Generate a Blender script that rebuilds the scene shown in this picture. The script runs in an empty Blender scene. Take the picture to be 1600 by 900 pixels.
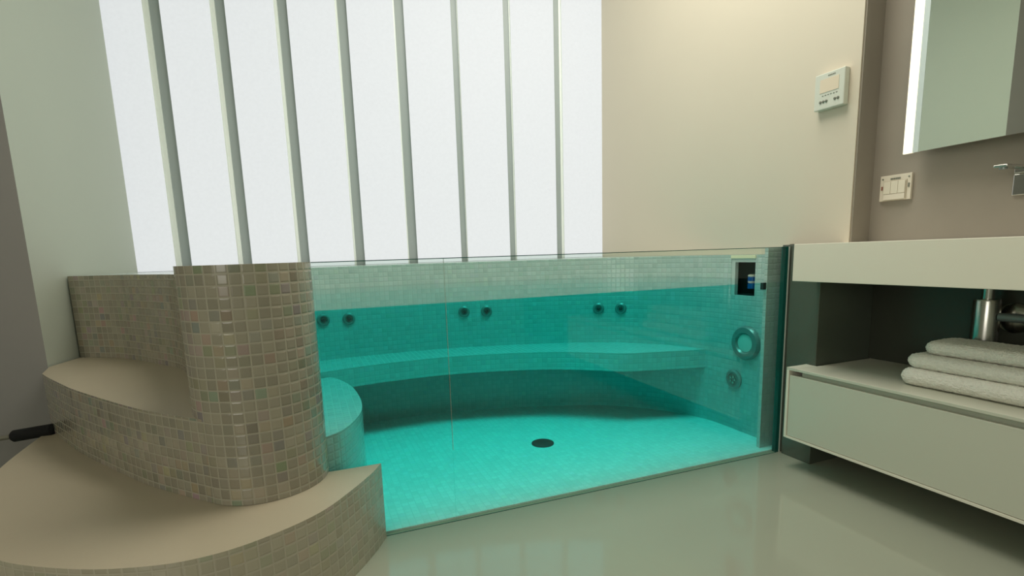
import bpy, bmesh, math, random
from mathutils import Vector, Matrix, noise
from mathutils.geometry import tessellate_polygon
random.seed(7)
S = bpy.context.scene
COL = S.collection

# ------------------------------------------------------------------ camera
H_EYE = 0.88
F_PX, CY = 800.0, 523.0
ROLL, PITCH, TH = math.radians(1.8), math.radians(8.9), math.radians(68.5)
def cam_dir(x, y):
    u = x - 800.0; v = y - CY
    u2 = u*math.cos(ROLL) - v*math.sin(ROLL); v2 = u*math.sin(ROLL) + v*math.cos(ROLL)
    X, Y, Z = u2, F_PX, -v2
    X, Y, Z = X, Y*math.cos(PITCH) + Z*math.sin(PITCH), -Y*math.sin(PITCH) + Z*math.cos(PITCH)
    return Vector((X*math.sin(TH) + Y*math.cos(TH), -X*math.cos(TH) + Y*math.sin(TH), Z))
fw = cam_dir(800, CY).normalized()
rt = (cam_dir(801, CY) - cam_dir(800, CY)).normalized()
up = (cam_dir(800, CY-1) - cam_dir(800, CY)).normalized()
cd = bpy.data.cameras.new('camera'); cam = bpy.data.objects.new('camera', cd); COL.objects.link(cam)
cd.sensor_width = 36; cd.lens = F_PX/1600*36; cd.shift_y = (CY-450)/1600; cd.clip_start = 0.02
M = Matrix((rt, up, -fw)).transposed().to_4x4(); M.translation = Vector((0, 0, H_EYE))
cam.matrix_world = M; S.camera = cam

# ------------------------------------------------------------------ light
S.view_settings.view_transform = 'Standard'; S.view_settings.look = 'None'
S.view_settings.gamma = 1; S.view_settings.use_curve_mapping = False
S.view_settings.exposure = 0.0
w = bpy.data.worlds.new('world'); S.world = w; w.use_nodes = True
w.node_tree.nodes['Background'].inputs[0].default_value = (0.75, 0.85, 1, 1)
w.node_tree.nodes['Background'].inputs[1].default_value = 0.4
WINDOW_GLOW = 0.74
def area(name, loc, size, power, color, rot=(0, 0, 0), sy=None):
    l = bpy.data.lights.new(name, 'AREA'); l.energy = power; l.color = color
    l.shape = 'RECTANGLE'; l.size = size; l.size_y = sy or size
    o = bpy.data.objects.new(name, l); COL.objects.link(o); o.location = loc; o.rotation_euler = rot
    return o
area('ceiling_light_over_tub', (1.05, 1.65, 3.1), 1.5, 52, (1, 0.96, 0.87), sy=0.9)
area('overhead_room_fill', (-0.3, -0.6, 3.1), 1.4, 5, (1, 0.94, 0.82), sy=1.4)  # unseen fill lamp added behind the camera to lift the backlit faces
area('rear_left_fill', (-2.3, -1.6, 1.7), 2.0, 40, (1, 0.96, 0.86), rot=(math.radians(90), 0, math.radians(-60)), sy=1.8)  # added fill from behind left; the room has no window modelled there

# ------------------------------------------------------------------ helpers
def tag(o, label=None, cat=None, group=None, kind=None):
    if label: o['label'] = label
    if cat: o['category'] = cat
    if group: o['group'] = group
    if kind: o['kind'] = kind
    return o
def thing(name, loc, label, cat, group=None):
    o = bpy.data.objects.new(name, None); COL.objects.link(o); o.location = loc
    o.empty_display_size = 0.1
    return tag(o, label, cat, group)
def link(name, me, mat=None, parent=None):
    o = bpy.data.objects.new(name, me); COL.objects.link(o)
    if mat: me.materials.append(mat)
    if parent:
        o.parent = parent; 
        p = parent; off = Vector((0, 0, 0))
        while p: off += Vector(p.location); p = p.parent
        me.transform(Matrix.Translation(-off))     # meshes are written in room coordinates
    return o
def finish(name, bm, mat=None, parent=None, smooth=False, bevel=0.0, sharp=35):
    bmesh.ops.recalc_face_normals(bm, faces=bm.faces[:])
    me = bpy.data.meshes.new(name)
    for f in bm.faces: f.smooth = smooth
    if smooth:
        for e in bm.edges:
            if len(e.link_faces) == 2 and e.calc_face_angle(0) > math.radians(sharp): e.smooth = False
    bm.to_mesh(me); bm.free()
    o = link(name, me, mat, parent)
    if bevel:
        m = o.modifiers.new('bevel', 'BEVEL'); m.width = bevel; m.segments = 2; m.limit_method = 'ANGLE'; m.angle_limit = math.radians(40)
    return o
def box_bm(bm, x0, x1, y0, y1, z0, z1):
    vs = [bm.verts.new((x, y, z)) for x in (x0, x1) for y in (y0, y1) for z in (z0, z1)]
    for a, b, c, d in ((0,1,3,2),(4,6,7,5),(0,4,5,1),(2,3,7,6),(0,2,6,4),(1,5,7,3)):
        bm.faces.new((vs[a], vs[b], vs[c], vs[d]))
    return bm
def box(name, x0, x1, y0, y1, z0, z1, mat, parent=None, bevel=0.0):
    bm = box_bm(bmesh.new(), x0, x1, y0, y1, z0, z1)
    uv_box(bm)
    return finish(name, bm, mat, parent, bevel=bevel)
def uv_box(bm):
    uv = bm.loops.layers.uv.verify()
    bm.normal_update()
    for f in bm.faces:
        n = f.normal
        for l in f.loops:
            c = l.vert.co
            if abs(n.z) > .7: l[uv].uv = (c.x, c.y)
            elif abs(n.x) > .7: l[uv].uv = (c.y, c.z)
            else: l[uv].uv = (c.x, c.z)
def spline(pts, n=6, closed=False):
    out = []; P = [Vector(p) for p in pts]; N = len(P)
    rng = range(N if closed else N-1)
    for i in rng:
        g = lambda k: P[k % N] if closed else P[max(0, min(N-1, k))]
        p0, p1, p2, p3 = g(i-1), g(i), g(i+1), g(i+2)
        for k in range(n):
            t = k/n
            out.append(0.5*((2*p1) + (-p0+p2)*t + (2*p0-5*p1+4*p2-p3)*t*t + (-p0+3*p1-3*p2+p3)*t**3))
    if not closed: out.append(P[-1])
    return [tuple(v) for v in out]
def arc(c, r, a0, a1, n=24):
    return [(c[0]+r*math.cos(math.radians(a0+(a1-a0)*k/n)), c[1]+r*math.sin(math.radians(a0+(a1-a0)*k/n))) for k in range(n+1)]
def prism(name, pts, z0, z1, mat, parent=None, hole=None, bevel=0.0, smooth=True):
    """vertical prism over a plan outline; side faces carry arc-length UVs for the mosaic.
    hole = ((x,ymid), za, zb): leaves an opening in the side face nearest that point"""
    bm = bmesh.new(); uv = bm.loops.layers.uv.verify()
    N = len(pts)
    lo = [bm.verts.new((p[0], p[1], z0)) for p in pts]; hi = [bm.verts.new((p[0], p[1], z1)) for p in pts]
    u = 0.0
    for i in range(N):
        j = (i+1) % N
        L = math.hypot(pts[j][0]-pts[i][0], pts[j][1]-pts[i][1])
        def quad(a, b, c, d, va, vb):
            f = bm.faces.new((a, b, c, d))
            for l, t in zip(f.loops, ((u, va), (u+L, va), (u+L, vb), (u, vb))): l[uv].uv = t
        mid = ((pts[i][0]+pts[j][0])/2, (pts[i][1]+pts[j][1])/2)
        if hole and math.hypot(mid[0]-hole[0][0], mid[1]-hole[0][1]) < 0.01:
            za, zb = hole[1:]
            a1, b1 = bm.verts.new((*pts[i], za)), bm.verts.new((*pts[j], za))
            a2, b2 = bm.verts.new((*pts[i], zb)), bm.verts.new((*pts[j], zb))
            quad(lo[i], lo[j], b1, a1, z0, za); quad(a2, b2, hi[j], hi[i], zb, z1)
        else:
            quad(lo[i], lo[j], hi[j], hi[i], z0, z1)
        u += L
    tris = tessellate_polygon([[Vector((p[0], p[1], 0)) for p in pts]])
    for ring in (lo, hi):
        for t in tris:
            f = bm.faces.new([ring[k] for k in t])
            for l in f.loops: l[uv].uv = (l.vert.co.x, l.vert.co.y)
    return finish(name, bm, mat, parent, smooth=smooth, bevel=bevel)
def frame_to(p, n):
    z = Vector(n).normalized(); x = Vector((0, 0, 1)).cross(z)
    if x.length < 1e-4: x = Vector((1, 0, 0))
    x.normalize(); y = z.cross(x)
    m = Matrix((x, y, z)).transposed().to_4x4(); m.translation = Vector(p); return m
def lathe_bm(bm, prof, M4, seg=32, cap0=True, cap1=True):
    rings = []
    for r, h in prof:
        rings.append([bm.verts.new(M4 @ Vector((r*math.cos(2*math.pi*k/seg), r*math.sin(2*math.pi*k/seg), h))) for k in range(seg)])
    for a, b in zip(rings, rings[1:]):
        for k in range(seg): bm.faces.new((a[k], a[(k+1) % seg], b[(k+1) % seg], b[k]))
    if cap0: bm.faces.new(rings[0])
    if cap1: bm.faces.new(rings[-1])
    return bm
def lathe(name, prof, p, n, mat, parent=None, seg=32, caps=(True, True)):
    return finish(name, lathe_bm(bmesh.new(), prof, frame_to(p, n), seg, *caps), mat, parent, smooth=True)

# ------------------------------------------------------------------ materials
def new_mat(name):
    m = bpy.data.materials.new(name); m.use_nodes = True
    nt = m.node_tree; return m, nt, nt.nodes, nt.links, nt.nodes['Principled BSDF']
def simple(name, col, rough=0.5, metal=0.0, bump=0.0, bscale=200, var=0.0, vscale=3, spec=0.5, coat=0.0):
    m, nt, N, L, b = new_mat(name)
    b.inputs['Roughness'].default_value = rough; b.inputs['Metallic'].default_value = metal
    b.inputs['Specular IOR Level'].default_value = spec; b.inputs['Coat Weight'].default_value = coat
    tc = N.new('ShaderNodeTexCoord')
    nz = N.new('ShaderNodeTexNoise'); nz.inputs['Scale'].default_value = vscale; nz.inputs['Detail'].default_value = 5
    L.new(tc.outputs['Object'], nz.inputs['Vector'])
    mx = N.new('ShaderNodeMix'); mx.data_type = 'RGBA'
    mx.inputs[6].default_value = (*[max(0, c*(1-var)) for c in col], 1); mx.inputs[7].default_value = (*[min(1, c*(1+var)) for c in col], 1)
    L.new(nz.outputs['Fac'], mx.inputs[0]); L.new(mx.outputs[2], b.inputs['Base Color'])
    if bump:
        n2 = N.new('ShaderNodeTexNoise'); n2.inputs['Scale'].default_value = bscale; n2.inputs['Detail'].default_value = 3
        L.new(tc.outputs['Object'], n2.inputs['Vector'])
        bp = N.new('ShaderNodeBump'); bp.inputs['Strength'].default_value = bump; bp.inputs['Distance'].default_value = 0.002 if bump < 0.9 else 0.005
        L.new(n2.outputs['Fac'], bp.inputs['Height']); L.new(bp.outputs[0], b.inputs['Normal'])
    return m
def mosaic(name, base, grout, pitch=0.0295, tint=0.10, sat=0.25, rough=0.12, gap=0.055, bump=0.6, tilt=0.03, coat=0.0):
    """square glass mosaic on UVs in metres: every tile has its own tint, gloss and slight tilt"""
    m, nt, N, L, b = new_mat(name)
    uvn = N.new('ShaderNodeUVMap')
    def math_(op, a, b_=None, clamp=False):
        n = N.new('ShaderNodeMath'); n.operation = op; n.use_clamp = clamp
        for i, v in enumerate((a, b_)):
            if v is None: continue
            if isinstance(v, (int, float)): n.inputs[i].default_value = v
            else: L.new(v, n.inputs[i])
        return n.outputs[0]
    sc = N.new('ShaderNodeVectorMath'); sc.operation = 'SCALE'; sc.inputs['Scale'].default_value = 1/pitch
    L.new(uvn.outputs[0], sc.inputs[0])
    fl = N.new('ShaderNodeVectorMath'); fl.operation = 'FLOOR'; L.new(sc.outputs[0], fl.inputs[0])
    fr = N.new('ShaderNodeVectorMath'); fr.operation = 'FRACTION'; L.new(sc.outputs[0], fr.inputs[0])
    sx = N.new('ShaderNodeSeparateXYZ'); L.new(fr.outputs[0], sx.inputs[0])
    ex = math_('MINIMUM', sx.outputs[0], math_('SUBTRACT', 1.0, sx.outputs[0]))
    ey = math_('MINIMUM', sx.outputs[1], math_('SUBTRACT', 1.0, sx.outputs[1]))
    e = math_('MINIMUM', ex, ey)
    mask = N.new('ShaderNodeMapRange'); mask.interpolation_type = 'SMOOTHSTEP'
    mask.inputs['From Min'].default_value = gap*0.7; mask.inputs['From Max'].default_value = gap*1.3
    L.new(e, mask.inputs['Value'])
    pil = N.new('ShaderNodeMapRange'); pil.interpolation_type = 'SMOOTHSTEP'
    pil.inputs['From Min'].default_value = gap*0.6; pil.inputs['From Max'].default_value = gap*3.2
    L.new(e, pil.inputs['Value'])
    wn = N.new('ShaderNodeTexWhiteNoise'); wn.noise_dimensions = '2D'; L.new(fl.outputs[0], wn.inputs['Vector'])
    off = N.new('ShaderNodeVectorMath'); off.operation = 'ADD'; off.inputs[1].default_value = (17.3, 5.7, 0); L.new(fl.outputs[0], off.inputs[0])
    wn2 = N.new('ShaderNodeTexWhiteNoise'); wn2.noise_dimensions = '2D'; L.new(off.outputs[0], wn2.inputs['Vector'])
    # rare strongly coloured pearl tiles
    rare = N.new('ShaderNodeMapRange'); rare.inputs['From Min'].default_value = 0.45; rare.inputs['From Max'].default_value = 1.0
    L.new(wn2.outputs['Value'], rare.inputs['Value'])
    hsv = N.new('ShaderNodeHueSaturation')
    col = N.new('ShaderNodeMix'); col.data_type = 'RGBA'; col.inputs[6].default_value = (*base, 1)
    mul = N.new('ShaderNodeMix'); mul.data_type = 'RGBA'; mul.blend_type = 'MULTIPLY'; mul.inputs[0].default_value = 1
    mul.inputs[6].default_value = (*[min(1, c*1.25) for c in base], 1); L.new(wn.outputs['Color'], hsv.inputs['Color'])
    hsv.inputs['Saturation'].default_value = 0.75; hsv.inputs['Value'].default_value = 1.3
    L.new(hsv.outputs[0], mul.inputs[7]); L.new(mul.outputs[2], col.inputs[7])
    L.new(math_('MULTIPLY', rare.outputs[0], sat), col.inputs[0])
    br = N.new('ShaderNodeHueSaturation'); L.new(col.outputs[2], br.inputs['Color'])
    L.new(math_('ADD', 1-tint, math_('MULTIPLY', wn.outputs['Value'], 2*tint)), br.inputs['Value'])
    fin = N.new('ShaderNodeMix'); fin.data_type = 'RGBA'; fin.inputs[6].default_value = (*grout, 1)
    L.new(mask.outputs[0], fin.inputs[0]); L.new(br.outputs[0], fin.inputs[7]); L.new(fin.outputs[2], b.inputs['Base Color'])
    rg = N.new('ShaderNodeMix'); L.new(mask.outputs[0], rg.inputs[0]); rg.inputs[2].default_value = 0.8; 
    L.new(math_('ADD', rough, math_('MULTIPLY', wn2.outputs['Value'], rough)), rg.inputs[3]); L.new(rg.outputs[0], b.inputs['Roughness'])
    b.inputs['Coat Weight'].default_value = coat; b.inputs['Coat Roughness'].default_value = 0.08
    # pillow edge + tilt
    sub = N.new('ShaderNodeVectorMath'); sub.operation = 'SUBTRACT'; sub.inputs[1].default_value = (.5, .5, .5); L.new(wn.outputs['Color'], sub.inputs[0])
    sub2 = N.new('ShaderNodeVectorMath'); sub2.operation = 'SCALE'; sub2.inputs['Scale'].default_value = tilt*2; L.new(sub.outputs[0], sub2.inputs[0])
    bp = N.new('ShaderNodeBump'); bp.inputs['Strength'].default_value = bump; bp.inputs['Distance'].default_value = 0.0015
    L.new(pil.outputs[0], bp.inputs['Height'])
    ad = N.new('ShaderNodeVectorMath'); ad.operation = 'ADD'; L.new(bp.outputs[0], ad.inputs[0]); L.new(sub2.outputs[0], ad.inputs[1])
    nm = N.new('ShaderNodeVectorMath'); nm.operation = 'NORMALIZE'; L.new(ad.outputs[0], nm.inputs[0]); L.new(nm.outputs[0], b.inputs['Normal'])
    return m
def clear(name, tint, ior, extra_rough=0.0):
    """clear sheet: tinted see-through body with a Fresnel mirror on its outside"""
    m, nt, N, L, b = new_mat(name); N.remove(b)
    out = N['Material Output']
    tr = N.new('ShaderNodeBsdfTransparent'); tr.inputs[0].default_value = (*tint, 1)
    gl = N.new('ShaderNodeBsdfGlossy'); gl.inputs['Roughness'].default_value = extra_rough; gl.inputs[0].default_value = (1, 1, 1, 1)
    fr = N.new('ShaderNodeFresnel'); fr.inputs['IOR'].default_value = ior
    ge = N.new('ShaderNodeNewGeometry')
    s = N.new('ShaderNodeMath'); s.operation = 'SUBTRACT'; s.inputs[0].default_value = 1; L.new(ge.outputs['Backfacing'], s.inputs[1])
    p = N.new('ShaderNodeMath'); p.operation = 'MULTIPLY'; L.new(s.outputs[0], p.inputs[0]); L.new(fr.outputs[0], p.inputs[1])
    mx = N.new('ShaderNodeMixShader'); L.new(p.outputs[0], mx.inputs[0]); L.new(tr.outputs[0], mx.inputs[1]); L.new(gl.outputs[0], mx.inputs[2])
    L.new(mx.outputs[0], out.inputs['Surface'])
    return m, N, L, out, fr, gl

CREAM = simple('cream_plaster', (0.64, 0.575, 0.455), 0.55, bump=0.08, bscale=60, var=0.02)
PLASTER = simple('pale_plaster', (0.43, 0.47, 0.395), 0.55, bump=0.08, bscale=60, var=0.02)
GREYWALL = simple('warm_grey_plaster', (0.25, 0.24, 0.225), 0.6, bump=0.08, bscale=60, var=0.03)
STONE = simple('grey_stone_panel', (0.31, 0.275, 0.225), 0.28, bump=0.05, bscale=30, var=0.12, vscale=4)
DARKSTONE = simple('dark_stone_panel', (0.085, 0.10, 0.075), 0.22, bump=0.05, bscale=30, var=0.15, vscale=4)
SHADESTONE = simple('shaded_stone_panel', (0.05, 0.055, 0.04), 0.3, bump=0.05, bscale=30, var=0.15, vscale=4)  # wall stone darkened in its colour for the shade under the worktop
FLOOR = simple('polished_resin_floor', (0.325, 0.335, 0.26), 0.09, var=0.04, vscale=2, coat=0.3)
CEIL = simple('white_ceiling', (0.8, 0.78, 0.70), 0.7, var=0.01)
TILE = mosaic('pearl_mosaic', (0.30, 0.275, 0.21), (0.375, 0.35, 0.27), tint=0.12, sat=0.30, coat=0.3)
TILE_STEP = mosaic('pale_step_mosaic', (0.42, 0.38, 0.29), (0.46, 0.42, 0.33), tint=0.05, sat=0.12, gap=0.05, bump=0.4, coat=0.25)
TREAD = simple('smooth_beige_tread', (0.42, 0.365, 0.265), 0.42, bump=0.1, bscale=120, var=0.04, vscale=9)
TILE_POOL = mosaic('pool_mosaic', (0.49, 0.58, 0.555), (0.43, 0.51, 0.485), pitch=0.0245, tint=0.06, sat=0.08, gap=0.06, bump=0.4, rough=0.10, coat=0.3)
POOLFLOOR = mosaic('pool_floor_mosaic', (0.80, 0.86, 0.82), (0.72, 0.79, 0.75), pitch=0.0245, tint=0.06, sat=0.06, gap=0.06, bump=0.3, rough=0.3)
WHITE = simple('satin_white_lacquer', (0.57, 0.565, 0.46), 0.35, var=0.01)
WHITE_TOP = simple('matt_white_solid_surface', (0.78, 0.74, 0.61), 0.4, var=0.01)
PLASTIC = simple('white_plastic', (0.62, 0.64, 0.55), 0.3)
LCD = simple('pale_display', (0.72, 0.62, 0.47), 0.2)
INK = simple('grey_print', (0.16, 0.17, 0.13), 0.5)
CHROME = simple('brushed_steel', (0.55, 0.54, 0.50), 0.22, metal=1.0)
DARKCHROME = simple('dark_fitting_metal', (0.24, 0.28, 0.27), 0.35, metal=0.4)
NOZZLE = simple('black_nozzle', (0.02, 0.03, 0.03), 0.4)
BLACKFOAM = simple('black_foam_grip', (0.004, 0.004, 0.004), 0.9, bump=0.3, bscale=300)
ROD = simple('grey_pole', (0.20, 0.19, 0.15), 0.4, metal=0.3)
BLUE = simple('blue_plastic', (0.0, 0.09, 0.34), 0.35)
MULLION = simple('grey_green_mullion', (0.36, 0.41, 0.41), 0.45, var=0.02)
FLANGE = simple('frosted_glass_flange', (0.90, 0.95, 0.92), 0.3)
TOWEL = simple('white_terry_cloth', (0.90, 0.87, 0.77), 0.95, bump=1.0, bscale=230, var=0.10, vscale=90, spec=0.1)
SILICONE = simple('clear_silicone', (0.62, 0.68, 0.60), 0.35)
JOINT = simple('clear_joint', (0.62, 0.68, 0.60), 0.35); JOINT.node_tree.nodes['Principled BSDF'].inputs['Alpha'].default_value = 0.3
GLASSEDGE = simple('green_glass_edge', (0.01, 0.10, 0.08), 0.15)

GLASS, *_ = clear('tub_glass', (0.90, 0.95, 0.92), 1.45)
WATER, N, L, out, fr, gl = clear('clear_water', (1, 1, 1), 1.33)
va = N.new('ShaderNodeVolumeAbsorption'); va.inputs['Color'].default_value = (0.0, 0.972, 0.975, 1); va.inputs['Density'].default_value = 2.4
L.new(va.outputs[0], out.inputs['Volume'])
tc = N.new('ShaderNodeTexCoord'); nz = N.new('ShaderNodeTexNoise'); nz.inputs['Scale'].default_value = 3.0; nz.inputs['Detail'].default_value = 1
bp = N.new('ShaderNodeBump'); bp.inputs['Strength'].default_value = 0.25; bp.inputs['Distance'].default_value = 0.0015
L.new(tc.outputs['Object'], nz.inputs['Vector']); L.new(nz.outputs['Fac'], bp.inputs['Height']); L.new(bp.outputs[0], gl.inputs['Normal'])

PANE, nt, N, L, b = new_mat('frosted_daylit_glass')
b.inputs['Base Color'].default_value = (0.15, 0.15, 0.15, 1); b.inputs['Roughness'].default_value = 0.6; b.inputs['Specular IOR Level'].default_value = 0.2
tc = N.new('ShaderNodeTexCoord'); nz = N.new('ShaderNodeTexNoise'); nz.inputs['Scale'].default_value = 60; nz.inputs['Detail'].default_value = 4
mr = N.new('ShaderNodeMapRange'); mr.inputs['To Min'].default_value = WINDOW_GLOW*0.94; mr.inputs['To Max'].default_value = WINDOW_GLOW*1.03
L.new(tc.outputs['Object'], nz.inputs['Vector']); L.new(nz.outputs['Fac'], mr.inputs['Value']); L.new(mr.outputs[0], b.inputs['Emission Strength'])
b.inputs['Emission Color'].default_value = (0.93, 0.97, 0.98, 1)

MIRROR = simple('mirror_glass', (0.95, 1.0, 0.93), 0.0, metal=1.0)
LAMPSTRIP, nt, N, L, b = new_mat('lit_mirror_edge')
b.inputs['Base Color'].default_value = (.8, .8, .7, 1); b.inputs['Emission Color'].default_value = (1, 0.93, 0.68, 1); b.inputs['Emission Strength'].default_value = 0.8

# ------------------------------------------------------------------ room
CEIL_Z = 3.2; RIM = 0.846
def struct(o): o['kind'] = 'structure'; return o
struct(box('floor', -3.2, 2.3, -2.4, 3.7, -0.1, 0.0, FLOOR))
struct(box('ceiling', -3.2, 2.3, -2.4, 3.7, CEIL_Z, CEIL_Z+0.1, CEIL))
bm = box_bm(bmesh.new(), 1.90, 2.30, 1.345, 1.60, 0.8865, CEIL_Z); box_bm(bm, 1.90, 2.30, 1.60, 3.4, RIM+0.0005, CEIL_Z); uv_box(bm)
struct(finish('wall_right', bm, CREAM))
struct(box('wall_vanity_lower', 2.14, 2.30, -2.3, 1.60, 0, 0.746, SHADESTONE))
bm = bmesh.new(); box_bm(bm, 2.0, 2.30, -2.3, 1.343, 0.746, CEIL_Z); uv_box(bm)
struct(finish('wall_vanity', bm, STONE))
# thin stone return beside the cream wall (upper) and the stone stub under the worktop
struct(box('trim_1', 1.905, 2.0, 1.339, 1.344, 0.886, CEIL_Z, STONE))
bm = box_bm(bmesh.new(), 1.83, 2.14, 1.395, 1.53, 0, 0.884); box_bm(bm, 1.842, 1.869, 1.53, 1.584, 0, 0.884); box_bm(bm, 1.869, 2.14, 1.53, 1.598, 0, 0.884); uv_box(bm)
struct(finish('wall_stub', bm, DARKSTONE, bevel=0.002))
struct(box('wall_back', -3.2, 2.3, -2.4, -2.3, 0, CEIL_Z, PLASTER))
struct(box('wall_far_left', -3.2, -3.1, -2.3, 2.65, 0, CEIL_Z, PLASTER))
# left wall: block with a slanted inner face and a front return facing the room
struct(prism('wall_left', [(-3.1, 2.65), (-1.03, 2.65), (-0.885, 3.49), (-3.1, 3.7)], 0, CEIL_Z, PLASTER, smooth=False))
wl = bpy.data.objects['wall_left']; wl.data.materials.append(GREYWALL)
for p_ in wl.data.polygons:
    if p_.normal.y < -.9: p_.material_index = 1

# ------------------------------------------------------------------ window of vertical glass channels
WC = Vector((1.90, 3.08)); A9 = math.radians(-9); WU = Vector((math.cos(A9), math.sin(A9))); WN = Vector((-WU.y, WU.x))*-1   # WN into the room
def wp(s, d): p = WC + WU*s + WN*d; return (p.x, p.y)
win = bpy.data.objects.new('window_1', None); COL.objects.link(win); win['kind'] = 'structure'
win['label'] = 'frosted window of vertical glass channels above the tub'
P8 = 0.3235; S0 = -2.545; MW = 0.044
edges = [-2.80]                                                    # pane edges along the wall
mull = [(S0 - MW + i*P8, S0 + i*P8) for i in range(8)]
mull[0] = (S0-0.048, S0)
PALE_L = [0.026, 0.022, 0.016, 0.010, 0.007, 0.0, 0.0, 0.0]         # frosted flange showing left of each mullion
PALE_R = [0.0, 0.0, 0.0, 0.0, 0.0, 0.004, 0.006, 0.014]
panes = []; flanges = []
cur = -2.845
for (a, c), pl, pr in zip(mull, PALE_L, PALE_R):
    if pl: flanges.append((a-pl-0.009, a-0.009))
    if pr: flanges.append((c-0.006, c-0.006+pr))
    panes.append((cur, a-pl-0.009 if pl else a)); cur = c-0.006+pr if pr else c
mull = [((a-0.009 if pl else a), (c-0.006 if pr else c)) for (a, c), pl, pr in zip(mull, PALE_L, PALE_R)]
panes.append((cur, 0.0))
def slab(name, s0, s1, d0, d1, z0, z1, mats, parent):
    bm = bmesh.new()
    pts = [wp(s0, d0), wp(s1, d0), wp(s1, d1), wp(s0, d1)]
    lo = [bm.verts.new((*p, z0)) for p in pts]; hi = [bm.verts.new((*p, z1)) for p in pts]
    fs = [bm.faces.new((lo[i], lo[(i+1) % 4], hi[(i+1) % 4], hi[i])) for i in range(4)]
    bm.faces.new(lo); bm.faces.new(hi)
    if len(mats) > 1:
        for f in bm.faces: f.material_index = 1
        fs[2].material_index = 0
    o = finish(name, bm, mats[0], parent)
    for m in mats[1:]: o.data.materials.append(m)
    return o
for a, c in panes: slab('pane', a, c, -0.07, 0.0, RIM+0.001, CEIL_Z, (PANE, FLANGE), win)
for a, c in flanges: slab('glass_flange', a, c, -0.07, -0.012, RIM+0.001, CEIL_Z, (FLANGE,), win)
for a, c in mull: slab('mullion', a, c, -0.12, -0.020, RIM+0.001, CEIL_Z, (MULLION,), win)
struct(slab('wall_window', -2.9, 0.4, -0.20, -0.13, 0, CEIL_Z, (GREYWALL,), None))

# ------------------------------------------------------------------ tub
tub = thing('whirlpool_tub', (0.9, 2.1, 0), 'built-in mosaic whirlpool tub with a tall glass front under the frosted window', 'bathtub')
GL0, GL1 = (0.0, 1.578), (1.815, 1.545)
inner_left = [(0.008, 1.598)] + spline([(-0.02, 1.70), (-0.14, 1.93), (-0.26, 2.2), (-0.30, 2.45), (-0.20, 2.65), (0.02, 2.745), (0.35, 2.77), (0.77, 2.735), (1.24, 2.60), (1.57, 2.43), (1.78, 2.20), (1.865, 1.98)], 6)
inner = inner_left + [(1.87, 1.885), (1.87, 1.745), (1.87, 1.60)]
rim_outer = spline([(-0.985, 2.86), (-0.90, 2.80), (-0.763, 2.69), (-0.583, 2.449), (-0.469, 2.264), (-0.39, 2.0), (-0.335, 1.80), (-0.295, 1.66)], 6)
outline = inner + [(2.05, 1.60), (2.05, 3.03), (-0.889, 3.48)] + rim_outer + [(-0.25, 1.60), (-0.15, 1.598)]
prism('basin_wall', outline, 0, RIM, TILE_POOL, tub, hole=((1.87, 1.815), 0.66, 0.838))
# the outside of the rim, seen over the upper step, carries the pearl mosaic
bm = bmesh.new(); uv = bm.loops.layers.uv.verify(); u = 0
for p, q in zip(rim_outer, rim_outer[1:]):
    d_ = Vector((q[0]-p[0], q[1]-p[1])); n_ = Vector((d_.y, -d_.x)).normalized()*-0.004
    n2 = -n_ if n_.y > 0 else n_
    vs = [bm.verts.new((p[0]+n2.x, p[1]+n2.y, .48)), bm.verts.new((q[0]+n2.x, q[1]+n2.y, .48)), bm.verts.new((q[0]+n2.x, q[1]+n2.y, RIM)), bm.verts.new((p[0]+n2.x, p[1]+n2.y, RIM))]
    f = bm.faces.new(vs)
    for l, t in zip(f.loops, ((u, .48), (u+d_.length, .48), (u+d_.length, RIM), (u, RIM))): l[uv].uv = t
    u += d_.length
bmesh.ops.remove_doubles(bm, verts=bm.verts[:], dist=0.004)
finish('rim_facing', bm, TILE, tub, smooth=True)
prism('basin_floor', [(0.0, 1.595), (1.86, 1.565)] + inner[::-1], 0.0, 0.006, POOLFLOOR, tub)
CC, CR = (-0.155, 1.60), 0.168
col_o = prism('corner_column', arc(CC, CR, 0, 360, 72)[:-1], 0.25, 0.877, TILE, tub)
box('end_jamb', 1.782, 1.868, 1.60, 1.618, 0.006, 0.875, TILE_POOL, tub, bevel=0.002)
bench_f = spline([(-0.24, 2.40), (0.018, 2.457), (0.313, 2.51), (0.704, 2.50), (1.14, 2.358), (1.42, 2.145)], 6) + [(1.468, 2.121), (1.77, 2.035), (1.85, 2.02)]
bench_b = [p for p in inner_left[::-1] if p[1] > 2.44 or p[0] > 1.0]
prism('bench_seat', bench_f + bench_b, 0.281, 0.374, TILE_POOL, tub)
step_f = spline([(0.012, 1.598), (0.062, 1.642), (0.111, 1.738), (0.142, 1.85), (0.151, 2.005), (0.137, 2.21), (0.10, 2.36), (0.06, 2.445)], 6)
prism('entry_step', step_f + [(-0.235, 2.39), (-0.25, 2.2), (-0.13, 1.95), (-0.01, 1.72)], 0.006, 0.35, TILE_POOL, tub)

# glass: two panes with a thin joint, green edges
gd = Vector((GL1[0]-GL0[0], GL1[1]-GL0[1])); GLN = gd.length; gd.normalize(); gn = Vector((-gd.y, gd.x))
def gp(s, d): return (GL0[0]+gd.x*s+gn.x*d, GL0[1]+gd.y*s+gn.y*d)
def gslab(name, s0, s1, d0, d1, z0, z1, mat, parent=tub):
    bm = bmesh.new(); pts = [gp(s0, d0), gp(s1, d0), gp(s1, d1), gp(s0, d1)]
    lo = [bm.verts.new((*p, z0)) for p in pts]; hi = [bm.verts.new((*p, z1)) for p in pts]
    for i in range(4): bm.faces.new((lo[i], lo[(i+1) % 4], hi[(i+1) % 4], hi[i]))
    bm.faces.new(lo); bm.faces.new(hi)
    return finish(name, bm, mat, parent)
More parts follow.
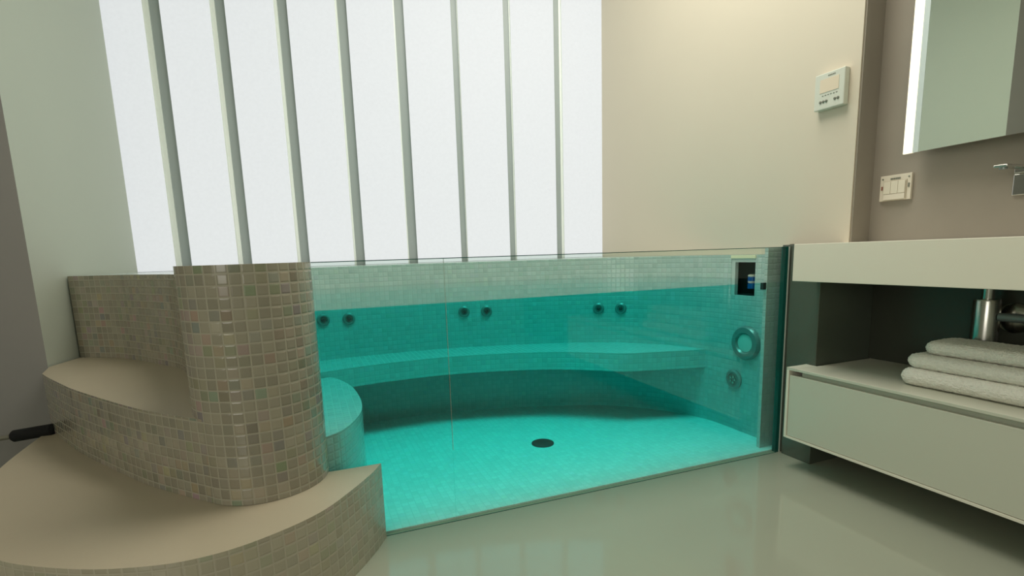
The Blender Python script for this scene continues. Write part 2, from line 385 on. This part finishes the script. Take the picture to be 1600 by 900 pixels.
# position of the joint
v = cam_dir(697, 480); tt = (GL0[0]*gn.x+GL0[1]*gn.y)/(v.x*gn.x+v.y*gn.y); sj = Vector((v.x*tt-GL0[0], v.y*tt-GL0[1])).dot(gd)
SEG = [(0.013, sj-0.0008), (sj+0.0008, GLN)]
for k, (a, c) in enumerate(SEG):
    g = gslab('glass_panel', a, c, 0.0, 0.014, 0.0, 0.874, GLASS)
    e = gslab('polished_edge', a, c, 0.0, 0.014, 0.874, 0.8765, GLASSEDGE, g)
gslab('glass_end_edge', GLN, GLN+0.016, 0.0, 0.02, 0.0, 0.877, GLASSEDGE)
gslab('silicone_joint', GLN+0.0165, GLN+0.022, -0.002, 0.02, 0.0, 0.877, SILICONE)
gslab('silicone_joint', sj-0.0008, sj+0.0008, 0.001, 0.003, 0.25, 0.874, JOINT)
gslab('silicone_joint', 0.165, GLN, -0.0015, 0.0, 0.0, 0.0015, GLASSEDGE)

# jets on the curved wall
def wall_hit(x, y, off=0.0):
    v = cam_dir(x, y); best = None
    for p, q in zip(inner, inner[1:]):
        dx, dy = q[0]-p[0], q[1]-p[1]; den = v.x*dy - v.y*dx
        if abs(den) < 1e-9: continue
        t = (p[0]*dy - p[1]*dx)/den; s = (v.x*p[1]-v.y*p[0])/den*-1
        s = ((t*v.x-p[0])*dx+(t*v.y-p[1])*dy)/(dx*dx+dy*dy)
        if t > 0 and -1e-3 <= s <= 1.001 and (best is None or t > best[0]):
            n = Vector((dy, -dx, 0)).normalized()
            if n.dot(v) > 0: n = -n
            best = (t, Vector((v.x*t, v.y*t, H_EYE+v.z*t)), n)
    return best[1], best[2]
def jet(p, n, r, parent=tub):
    o = lathe('water_jet', [(r*1.0, 0.0), (r*1.0, 0.006), (r*0.80, 0.012), (r*0.62, 0.012), (r*0.55, 0.004)], p, n, DARKCHROME, parent, caps=(True, True))
    lathe('nozzle', [(r*0.34, 0.004), (r*0.34, 0.011), (r*0.15, 0.014)], p, n, NOZZLE, o)
    return o
for x, y in ((505, 500), (545, 498), (725, 487), (760, 486), (935, 482), (970, 482)):
    p, n = wall_hit(x, y); jet(p, n, 0.031)
# right-hand wall: ring lamp and lower inlet, lying on the flat part of the wall
def on_right(x, y, X=1.868):
    v = cam_dir(x, y); t = X/v.x; return Vector((X, v.y*t, H_EYE+v.z*t))
p = on_right(1166, 536); n = (-1, 0, 0)
ring = lathe('underwater_lamp', [(0.080, 0), (0.080, 0.006), (0.073, 0.016), (0.050, 0.018), (0.042, 0.006)], p, n, DARKCHROME, tub, caps=(True, False))
lathe('lens', [(0.042, 0.0), (0.042, 0.009), (0.020, 0.012)], p, n, simple('frosted_lens', (0.45, 0.62, 0.58), 0.3), ring)
p = on_right(1147, 592)
inl = lathe('inlet_grille', [(0.046, 0), (0.046, 0.006), (0.038, 0.012), (0.029, 0.012), (0.027, 0.006)], p, n, DARKCHROME, tub, caps=(True, True))
bm = bmesh.new(); fm = frame_to(p, n)
for k in range(5):
    a = 2*math.pi*k/5
    lathe_bm(bm, [(0.006, 0.006), (0.006, 0.013), (0.003, 0.015)], fm @ Matrix.Translation((0.014*math.cos(a), 0.014*math.sin(a), 0)), 12)
finish('grille_stud', bm, CHROME, inl, smooth=True)
dr = lathe('floor_drain', [(0.052, 0.0), (0.052, 0.004), (0.046, 0.007), (0.001, 0.007)], (0.953, 2.072, 0.006), (0, 0, 1), NOZZLE, tub)
# skimmer niche
bm = bmesh.new()
y0, y1, z0, z1 = 1.745, 1.885, 0.66, 0.838
def q(*v): bm.faces.new([bm.verts.new(c) for c in v])
NICHE = simple('shaded_teal_cavity', (0.015, 0.05, 0.05), 0.4)  # shadow inside the skimmer opening is put into this dark colour
y2 = 2.02
q((1.874,y0,z0),(1.99,y0,z0),(1.99,y0,z1),(1.874,y0,z1)); q((1.884,y2,z0),(1.99,y2,z0),(1.99,y2,z1),(1.884,y2,z1))
q((1.874,y0,z0),(1.99,y0,z0),(1.99,y2,z0),(1.874,y2,z0)); q((1.874,y0,z1),(1.99,y0,z1),(1.99,y2,z1),(1.874,y2,z1))
q((1.99,y0,z0),(1.99,y2,z0),(1.99,y2,z1),(1.99,y0,z1)); q((1.874,y1,z0),(1.884,y2,z0),(1.884,y2,z1),(1.874,y1,z1))
sk = finish('skimmer_niche', bm, NICHE, tub)
bm = box_bm(bmesh.new(), 1.871, 1.890, y1-0.022, y1, z0, z1)                 # pale frame inside the opening
box_bm(bm, 1.871, 1.890, y0, y1-0.0225, z1-0.026, z1)
finish('skimmer_frame', bm, simple('grey_white_frame', (0.55, 0.60, 0.58), 0.3), sk)
box('frame_top', 1.866, 1.8705, y0-0.002, y1+0.002, z1-0.008, z1+0.006, simple('warm_white_trim', (.85, .80, .55), .3), sk)
bm = lathe_bm(bmesh.new(), [(0.021, 0), (0.021, 0.055)], frame_to((1.915, 1.800, 0.69), (0, 0, 1)), 24)
fl = finish('float_weir', bm, BLUE, sk, smooth=True)
lathe('float_cap', [(0.021, 0.0555), (0.020, 0.063), (0.012, 0.066)], (1.915, 1.800, 0.69), (0, 0, 1), PLASTIC, fl)
box('level_sensor', 1.764, 1.7815, 1.602, 1.617, 0.702, 0.731, NOZZLE, tub, bevel=0.001)

# water
wat_pts = [gp(0.016, 0.0165), gp(GLN-0.001, 0.0165)] + [(1.866, 1.566)] + [(p[0]*0.998+0.0016, p[1]-0.003) for p in inner[::-1]]
wat = prism('tub_water', wat_pts, 0.0075, 0.735, WATER, None, smooth=False)
tag(wat, 'clear turquoise water filling the tub behind the glass front', 'water', kind='stuff')

# ------------------------------------------------------------------ steps outside the tub
steps = thing('tub_steps', (-0.5, 1.9, 0), 'two curved beige mosaic steps climbing to the tub rim, left of the glass', 'steps')
ro = [(p[0], p[1]-0.006) for p in rim_outer]
low_front = spline([(0.085, 1.439), (-0.02, 1.315), (-0.16, 1.236), (-0.284, 1.212), (-0.406, 1.235), (-0.533, 1.29), (-0.682, 1.39), (-0.80, 1.53), (-0.90, 1.73), (-0.975, 2.086), (-1.0, 2.497)], 8)
low_pts = [(0.02, 1.571), (0.165, 1.568)] + spline([(0.165, 1.568), (0.13, 1.505), (0.085, 1.439)], 4)[1:-1] + low_front + [(-1.022, 2.642), (-0.985, 2.845)] + ro[3:-4] + [(-0.32, 1.70), (-0.2, 1.62)]
up_front = [(-1.022, 2.64)] + spline([(-0.985, 2.48), (-0.929, 2.378), (-0.835, 2.22), (-0.761, 2.10), (-0.612, 1.885), (-0.475, 1.70), (-0.36, 1.572), (-0.274, 1.483), (-0.265, 1.474)], 8)
up_pts = [(-0.985, 2.845), (-1.012, 2.70)] + up_front + [(-0.20, 1.56)] + ro[::-1][1:-3]
def tread_step(name, pts, z0, z1, mat):
    o = prism(name, pts, z0, z1, mat, steps)
    o.data.materials.append(TREAD)
    for p_ in o.data.polygons:
        if p_.normal.z > .7: p_.material_index = 1
    return o
tread_step('lower_step', low_pts, 0.0, 0.249, TILE_STEP)
tread_step('upper_step', up_pts, 0.2495, 0.48, TILE)

# ------------------------------------------------------------------ vanity
ct = prism('vanity_worktop', [(1.70, 1.412), (1.826, 1.412), (1.826, 1.391), (1.996, 1.337), (1.996, -0.35), (1.70, -0.35)], 0.748, 0.8855, WHITE_TOP, smooth=False, bevel=0.0015)
tag(ct, 'thick off-white wall-hung worktop running right from the glass tub', 'worktop')
dw = thing('drawer_unit', (1.9, 0.6, 0.125), 'low floating off-white drawer unit under the worktop, with folded towels on it', 'drawer unit')
X0 = 1.72; YL, YR = 1.432, -0.30; ZB, ZT = 0.125, 0.41
box('top_panel', X0, 2.138, YR, YL-0.045, ZT-0.010, ZT, WHITE, dw, bevel=0.001)
bm = box_bm(bmesh.new(), X0, 1.826, YL-0.045, YL, ZT-0.010, ZT); finish('top_panel', bm, WHITE, dw)
box('side_panel', X0, 1.826, YL-0.011, YL, ZB, ZT-0.010, WHITE_TOP, dw, bevel=0.001)
box('bottom_panel', X0, 2.138, YR, YL-0.045, ZB, ZB+0.008, WHITE_TOP, dw)
bm = box_bm(bmesh.new(), X0, 1.826, YL-0.045, YL-0.0115, ZB, ZB+0.008); finish('bottom_panel', bm, WHITE_TOP, dw)
box('back_panel', 2.128, 2.138, YR, YL-0.045, ZB+0.008, ZT-0.010, WHITE, dw)
box('drawer_front', X0+0.003, X0+0.021, YR, YL-0.013, ZB+0.010, ZT-0.030, WHITE, dw, bevel=0.001)
box('grip_rail', X0+0.024, X0+0.045, YR, YL-0.050, ZB+0.03, ZT-0.011, WHITE, dw)

mc = thing('mirror_cabinet', (1.93, 1.194, 1.175), 'tall wall mirror with a lit white edge above the vanity', 'mirror')
box('cabinet_body', 1.935, 1.95, 0.10, 1.19, 1.179, 2.25, simple('dark_cabinet_body', (0.10, 0.10, 0.08), 0.4), mc)
box('mirror_pane', 1.925, 1.9345, 0.10, 1.145, 1.176, 2.25, MIRROR, mc)
box('light_strip', 1.925, 1.9345, 1.1635, 1.194, 1.176, 2.25, LAMPSTRIP, mc)
box('frosted_edge', 1.925, 1.9345, 1.1455, 1.163, 1.176, 2.25, simple('frosted_mirror_edge', (0.62, 0.70, 0.68), 0.35), mc)

mc.rotation_euler.z = math.radians(-2.6)
# thermostat on the cream wall
th = thing('thermostat', (1.89, 1.44, 1.45), 'white wall thermostat with a pale display on the cream wall', 'thermostat')
box('housing', 1.874, 1.8995, 1.383, 1.502, 1.387, 1.517, PLASTIC, th, bevel=0.003)
box('display', 1.8728, 1.8738, 1.405, 1.480, 1.447, 1.495, LCD, th)
for k in range(5):
    yy = 1.475-0.012*k-(0.022 if k > 2 else 0)
    lathe('button', [(0.005, 0), (0.005, 0.002), (0.003, 0.003)], (1.874, yy, 1.415), (-1, 0, 0), INK, th, seg=16)
bm = bmesh.new()
for k in range(6): box_bm(bm, 1.8732, 1.8738, 1.467-0.011*k-0.003, 1.467-0.011*k+0.003, 1.435, 1.4375)
finish('button_marks', bm, INK, th)
bm = bmesh.new()
for k in range(5): box_bm(bm, 1.8732, 1.8738, 1.447-0.006*k-0.002, 1.447-0.006*k+0.002, 1.502, 1.5065)
finish('maker_lettering', bm, INK, th)

# switch panel on the stone wall
sw = thing('light_switch', (1.99, 1.25, 1.07), 'square cream switch panel on the grey stone wall below the mirror', 'switch')
box('plate', 1.990, 1.9995, 1.198, 1.304, 1.030, 1.120, simple('cream_plastic', (0.70, 0.64, 0.52), 0.35), sw, bevel=0.001)
box('bezel', 1.9865, 1.9895, 1.212, 1.290, 1.031, 1.100, simple('cream_bezel', (0.62, 0.56, 0.44), 0.35), sw)
for k in range(3): box('rocker', 1.983, 1.9860, 1.287-0.0245*k-0.0235, 1.287-0.0245*k, 1.054, 1.097, simple('cream_rocker', (0.72, 0.67, 0.54), 0.35), sw, bevel=0.0008)
box('rocker', 1.983, 1.9860, 1.214, 1.287, 1.033, 1.0525, simple('cream_rocker', (0.74, 0.68, 0.56), 0.35), sw, bevel=0.0008)
for y_, z_, r_ in ((1.295, 1.108, .0028), (1.2065, 1.108, .0028)): lathe('screw', [(r_, 0), (r_, .001)], (1.9895, y_, z_), (-1, 0, 0), INK, sw, seg=12)
bm = box_bm(bmesh.new(), 1.9885, 1.9895, 1.293, 1.299, 1.070, 1.083); finish('indicator', bm, simple('red_brown_mark', (.28, .12, .08), .5), sw)
bm = box_bm(bmesh.new(), 1.9885, 1.9895, 1.203, 1.208, 1.072, 1.086); finish('indicator', bm, INK, sw)
bm = bmesh.new()
for k in range(6): box_bm(bm, 1.9885, 1.9895, 1.266-0.0058*k-0.002, 1.266-0.0058*k+0.0022, 1.1035, 1.1095)
finish('maker_lettering', bm, INK, sw)

# wall tap
tp = thing('wall_tap', (1.97, 0.90, 1.05), 'flat steel wall-mounted tap over the worktop, at the right edge of the frame', 'tap')
box('wall_plate', 1.990, 1.9995, 0.80, 0.915, 1.008, 1.070, CHROME, tp, bevel=0.002)
box('spout', 1.86, 1.990, 0.872, 0.905, 1.083, 1.090, CHROME, tp, bevel=0.002)
box('spout_neck', 1.965, 1.9995, 0.874, 0.903, 1.0705, 1.0825, CHROME, tp, bevel=0.001)
lathe('aerator', [(0.010, 0), (0.010, 0.006)], (1.875, 0.888, 1.083), (0, 0, -1), DARKCHROME, tp, seg=20)

# bottle trap
tr = thing('bottle_trap', (1.96, 0.90, 0.6), 'steel bottle trap and waste pipe behind the towels, under the worktop', 'waste trap')
lathe('trap_body', [(0.028, 0.455), (0.0365, 0.462), (0.0365, 0.680), (0.035, 0.686), (0.017, 0.687)], (2.08, 0.987, 0), (0, 0, 1), CHROME, tr)
lathe('tailpipe', [(0.0165, 0.687), (0.0165, 0.7475)], (2.08, 0.987, 0), (0, 0, 1), CHROME, tr)
lathe('waste_pipe', [(0.014, 0.036), (0.014, 0.170)], (2.08, 0.987, 0.630), (0, -1, 0), DARKCHROME, tr, caps=(False, True))
lathe('wall_flange', [(0.050, 0), (0.049, 0.006), (0.036, 0.014), (0.018, 0.017)], (2.139, 0.935, 0.624), (-1, 0, 0), CHROME, tr)

# towels
def towel(x0, x1, y0, y1, z0, h, seed, label, sag=0.0):
    """folded towel: fat rounded slab with a soft fold line and uneven surface"""
    bm = bmesh.new(); nx, ny, nr = 26, 46, 7
    def pt(i, j, k):       # superellipse section in both directions
        fx, fy = i/nx, j/ny
        return fx, fy
    loops = []
    NZ = 14; th_ = [math.pi*k/NZ for k in range(NZ+1)]
    grid = {}
    for s in (0, 1):
        for i in range(nx+1):
            for j in range(ny+1):
                fx, fy = i/nx*2-1, j/ny*2-1
                fx, fy = math.copysign(1-(1-abs(fx))**2.4, fx), math.copysign(1-(1-abs(fy))**2.4, fy)
                dxe = (1-abs(fx))*(x1-x0)/2; dye = (1-abs(fy))*(y1-y0)/2
                cr = 0.035; ed = min(dxe, dye)
                if dxe < cr and dye < cr: ed = max(0.0, cr - math.hypot(cr-dxe, cr-dye))   # rounded plan corner
                if dxe < cr and dye < cr and math.hypot(cr-dxe, cr-dye) > cr:
                    k_ = cr/math.hypot(cr-dxe, cr-dye); fx_ = cr-(cr-dxe)*k_; fy_ = cr-(cr-dye)*k_
                    fx = math.copysign(1-fx_*2/(x1-x0), fx); fy = math.copysign(1-fy_*2/(y1-y0), fy)
                ex = min(1, ed/(h*0.48))
                prof = math.sqrt(max(0, 1-(1-ex)**2)) if 0 < i < nx and 0 < j < ny else 0.0
                x = (x0+x1)/2+fx*(x1-x0)/2; y = (y0+y1)/2+fy*(y1-y0)/2
                nv = noise.noise(Vector((x*9+seed*3, y*9, seed)))*0.35 + noise.noise(Vector((x*26, y*26, seed+5)))*0.15
                half = h/2*prof
                zc = z0+h/2
                if s: z = zc + half*(1+nv*0.12)
                else: z = zc - half*0.995
                z -= 0
                if prof < 1e-6 and s == 1: grid[(1, i, j)] = grid[(0, i, j)]; continue
                rx = noise.noise(Vector((y*14, seed, 2)))*0.006; ry = noise.noise(Vector((x*14, seed, 7)))*0.008
                grid[(s, i, j)] = bm.verts.new((x+rx, y+ry, z))
    for s in (0, 1):
        for i in range(nx):
            for j in range(ny):
                vs = [grid[(s, i, j)], grid[(s, i+1, j)], grid[(s, i+1, j+1)], grid[(s, i, j+1)]]
                vs = list(dict.fromkeys(vs))
                if len(vs) > 2:
                    try: bm.faces.new(vs)
                    except ValueError: pass
    o = finish('folded_towel', bm, TOWEL, None, smooth=True, sharp=180)
    # fuzz of the terry loops
    t = bpy.data.textures.new('terry', 'CLOUDS'); t.noise_scale = 0.006; t.noise_depth = 2
    sub = o.modifiers.new('sub', 'SUBSURF'); sub.levels = sub.render_levels = 2
    dm = o.modifiers.new('fuzz', 'DISPLACE'); dm.texture = t; dm.strength = 0.006; dm.mid_level = 0.5
    tag(o, label, 'towel', 'folded towels stacked on the drawer unit')
    return o
towel(1.815, 2.025, 0.52, 1.085, 0.4115, 0.056, 1, 'bottom towel of the folded white stack, resting on the drawer unit')
towel(1.830, 2.03, 0.54, 1.080, 0.4675, 0.046, 2, 'middle towel of the folded white stack, between the other two')
towel(1.860, 2.03, 0.53, 1.050, 0.5150, 0.042, 3, 'topmost towel of the folded white stack, right below the trap')

# black-handled pole lying against the lower step
a = Vector((-0.905, 2.29, 0.275)); bdir = None
pole = thing('cleaning_pole', (-1.05, 2.35, 0.25), 'pole with a black foam grip leaning on the lower step, at the left edge', 'pole')
# grip end and rod direction, both laid on the step's left edge
g1 = Vector((-0.955, 2.43, 0.268)); g0 = Vector((-1.10, 2.455, 0.253))
ax = (g1-g0).normalized(); gl_ = (g1-g0).length
lathe('foam_grip', [(0.012, 0), (0.017, 0.003), (0.0225, 0.010), (0.0225, gl_-0.010), (0.017, gl_-0.003), (0.010, gl_)], g0, ax, BLACKFOAM, pole)
lathe('rod', [(0.009, -1.3), (0.009, -0.001)], g0, ax, ROD, pole)
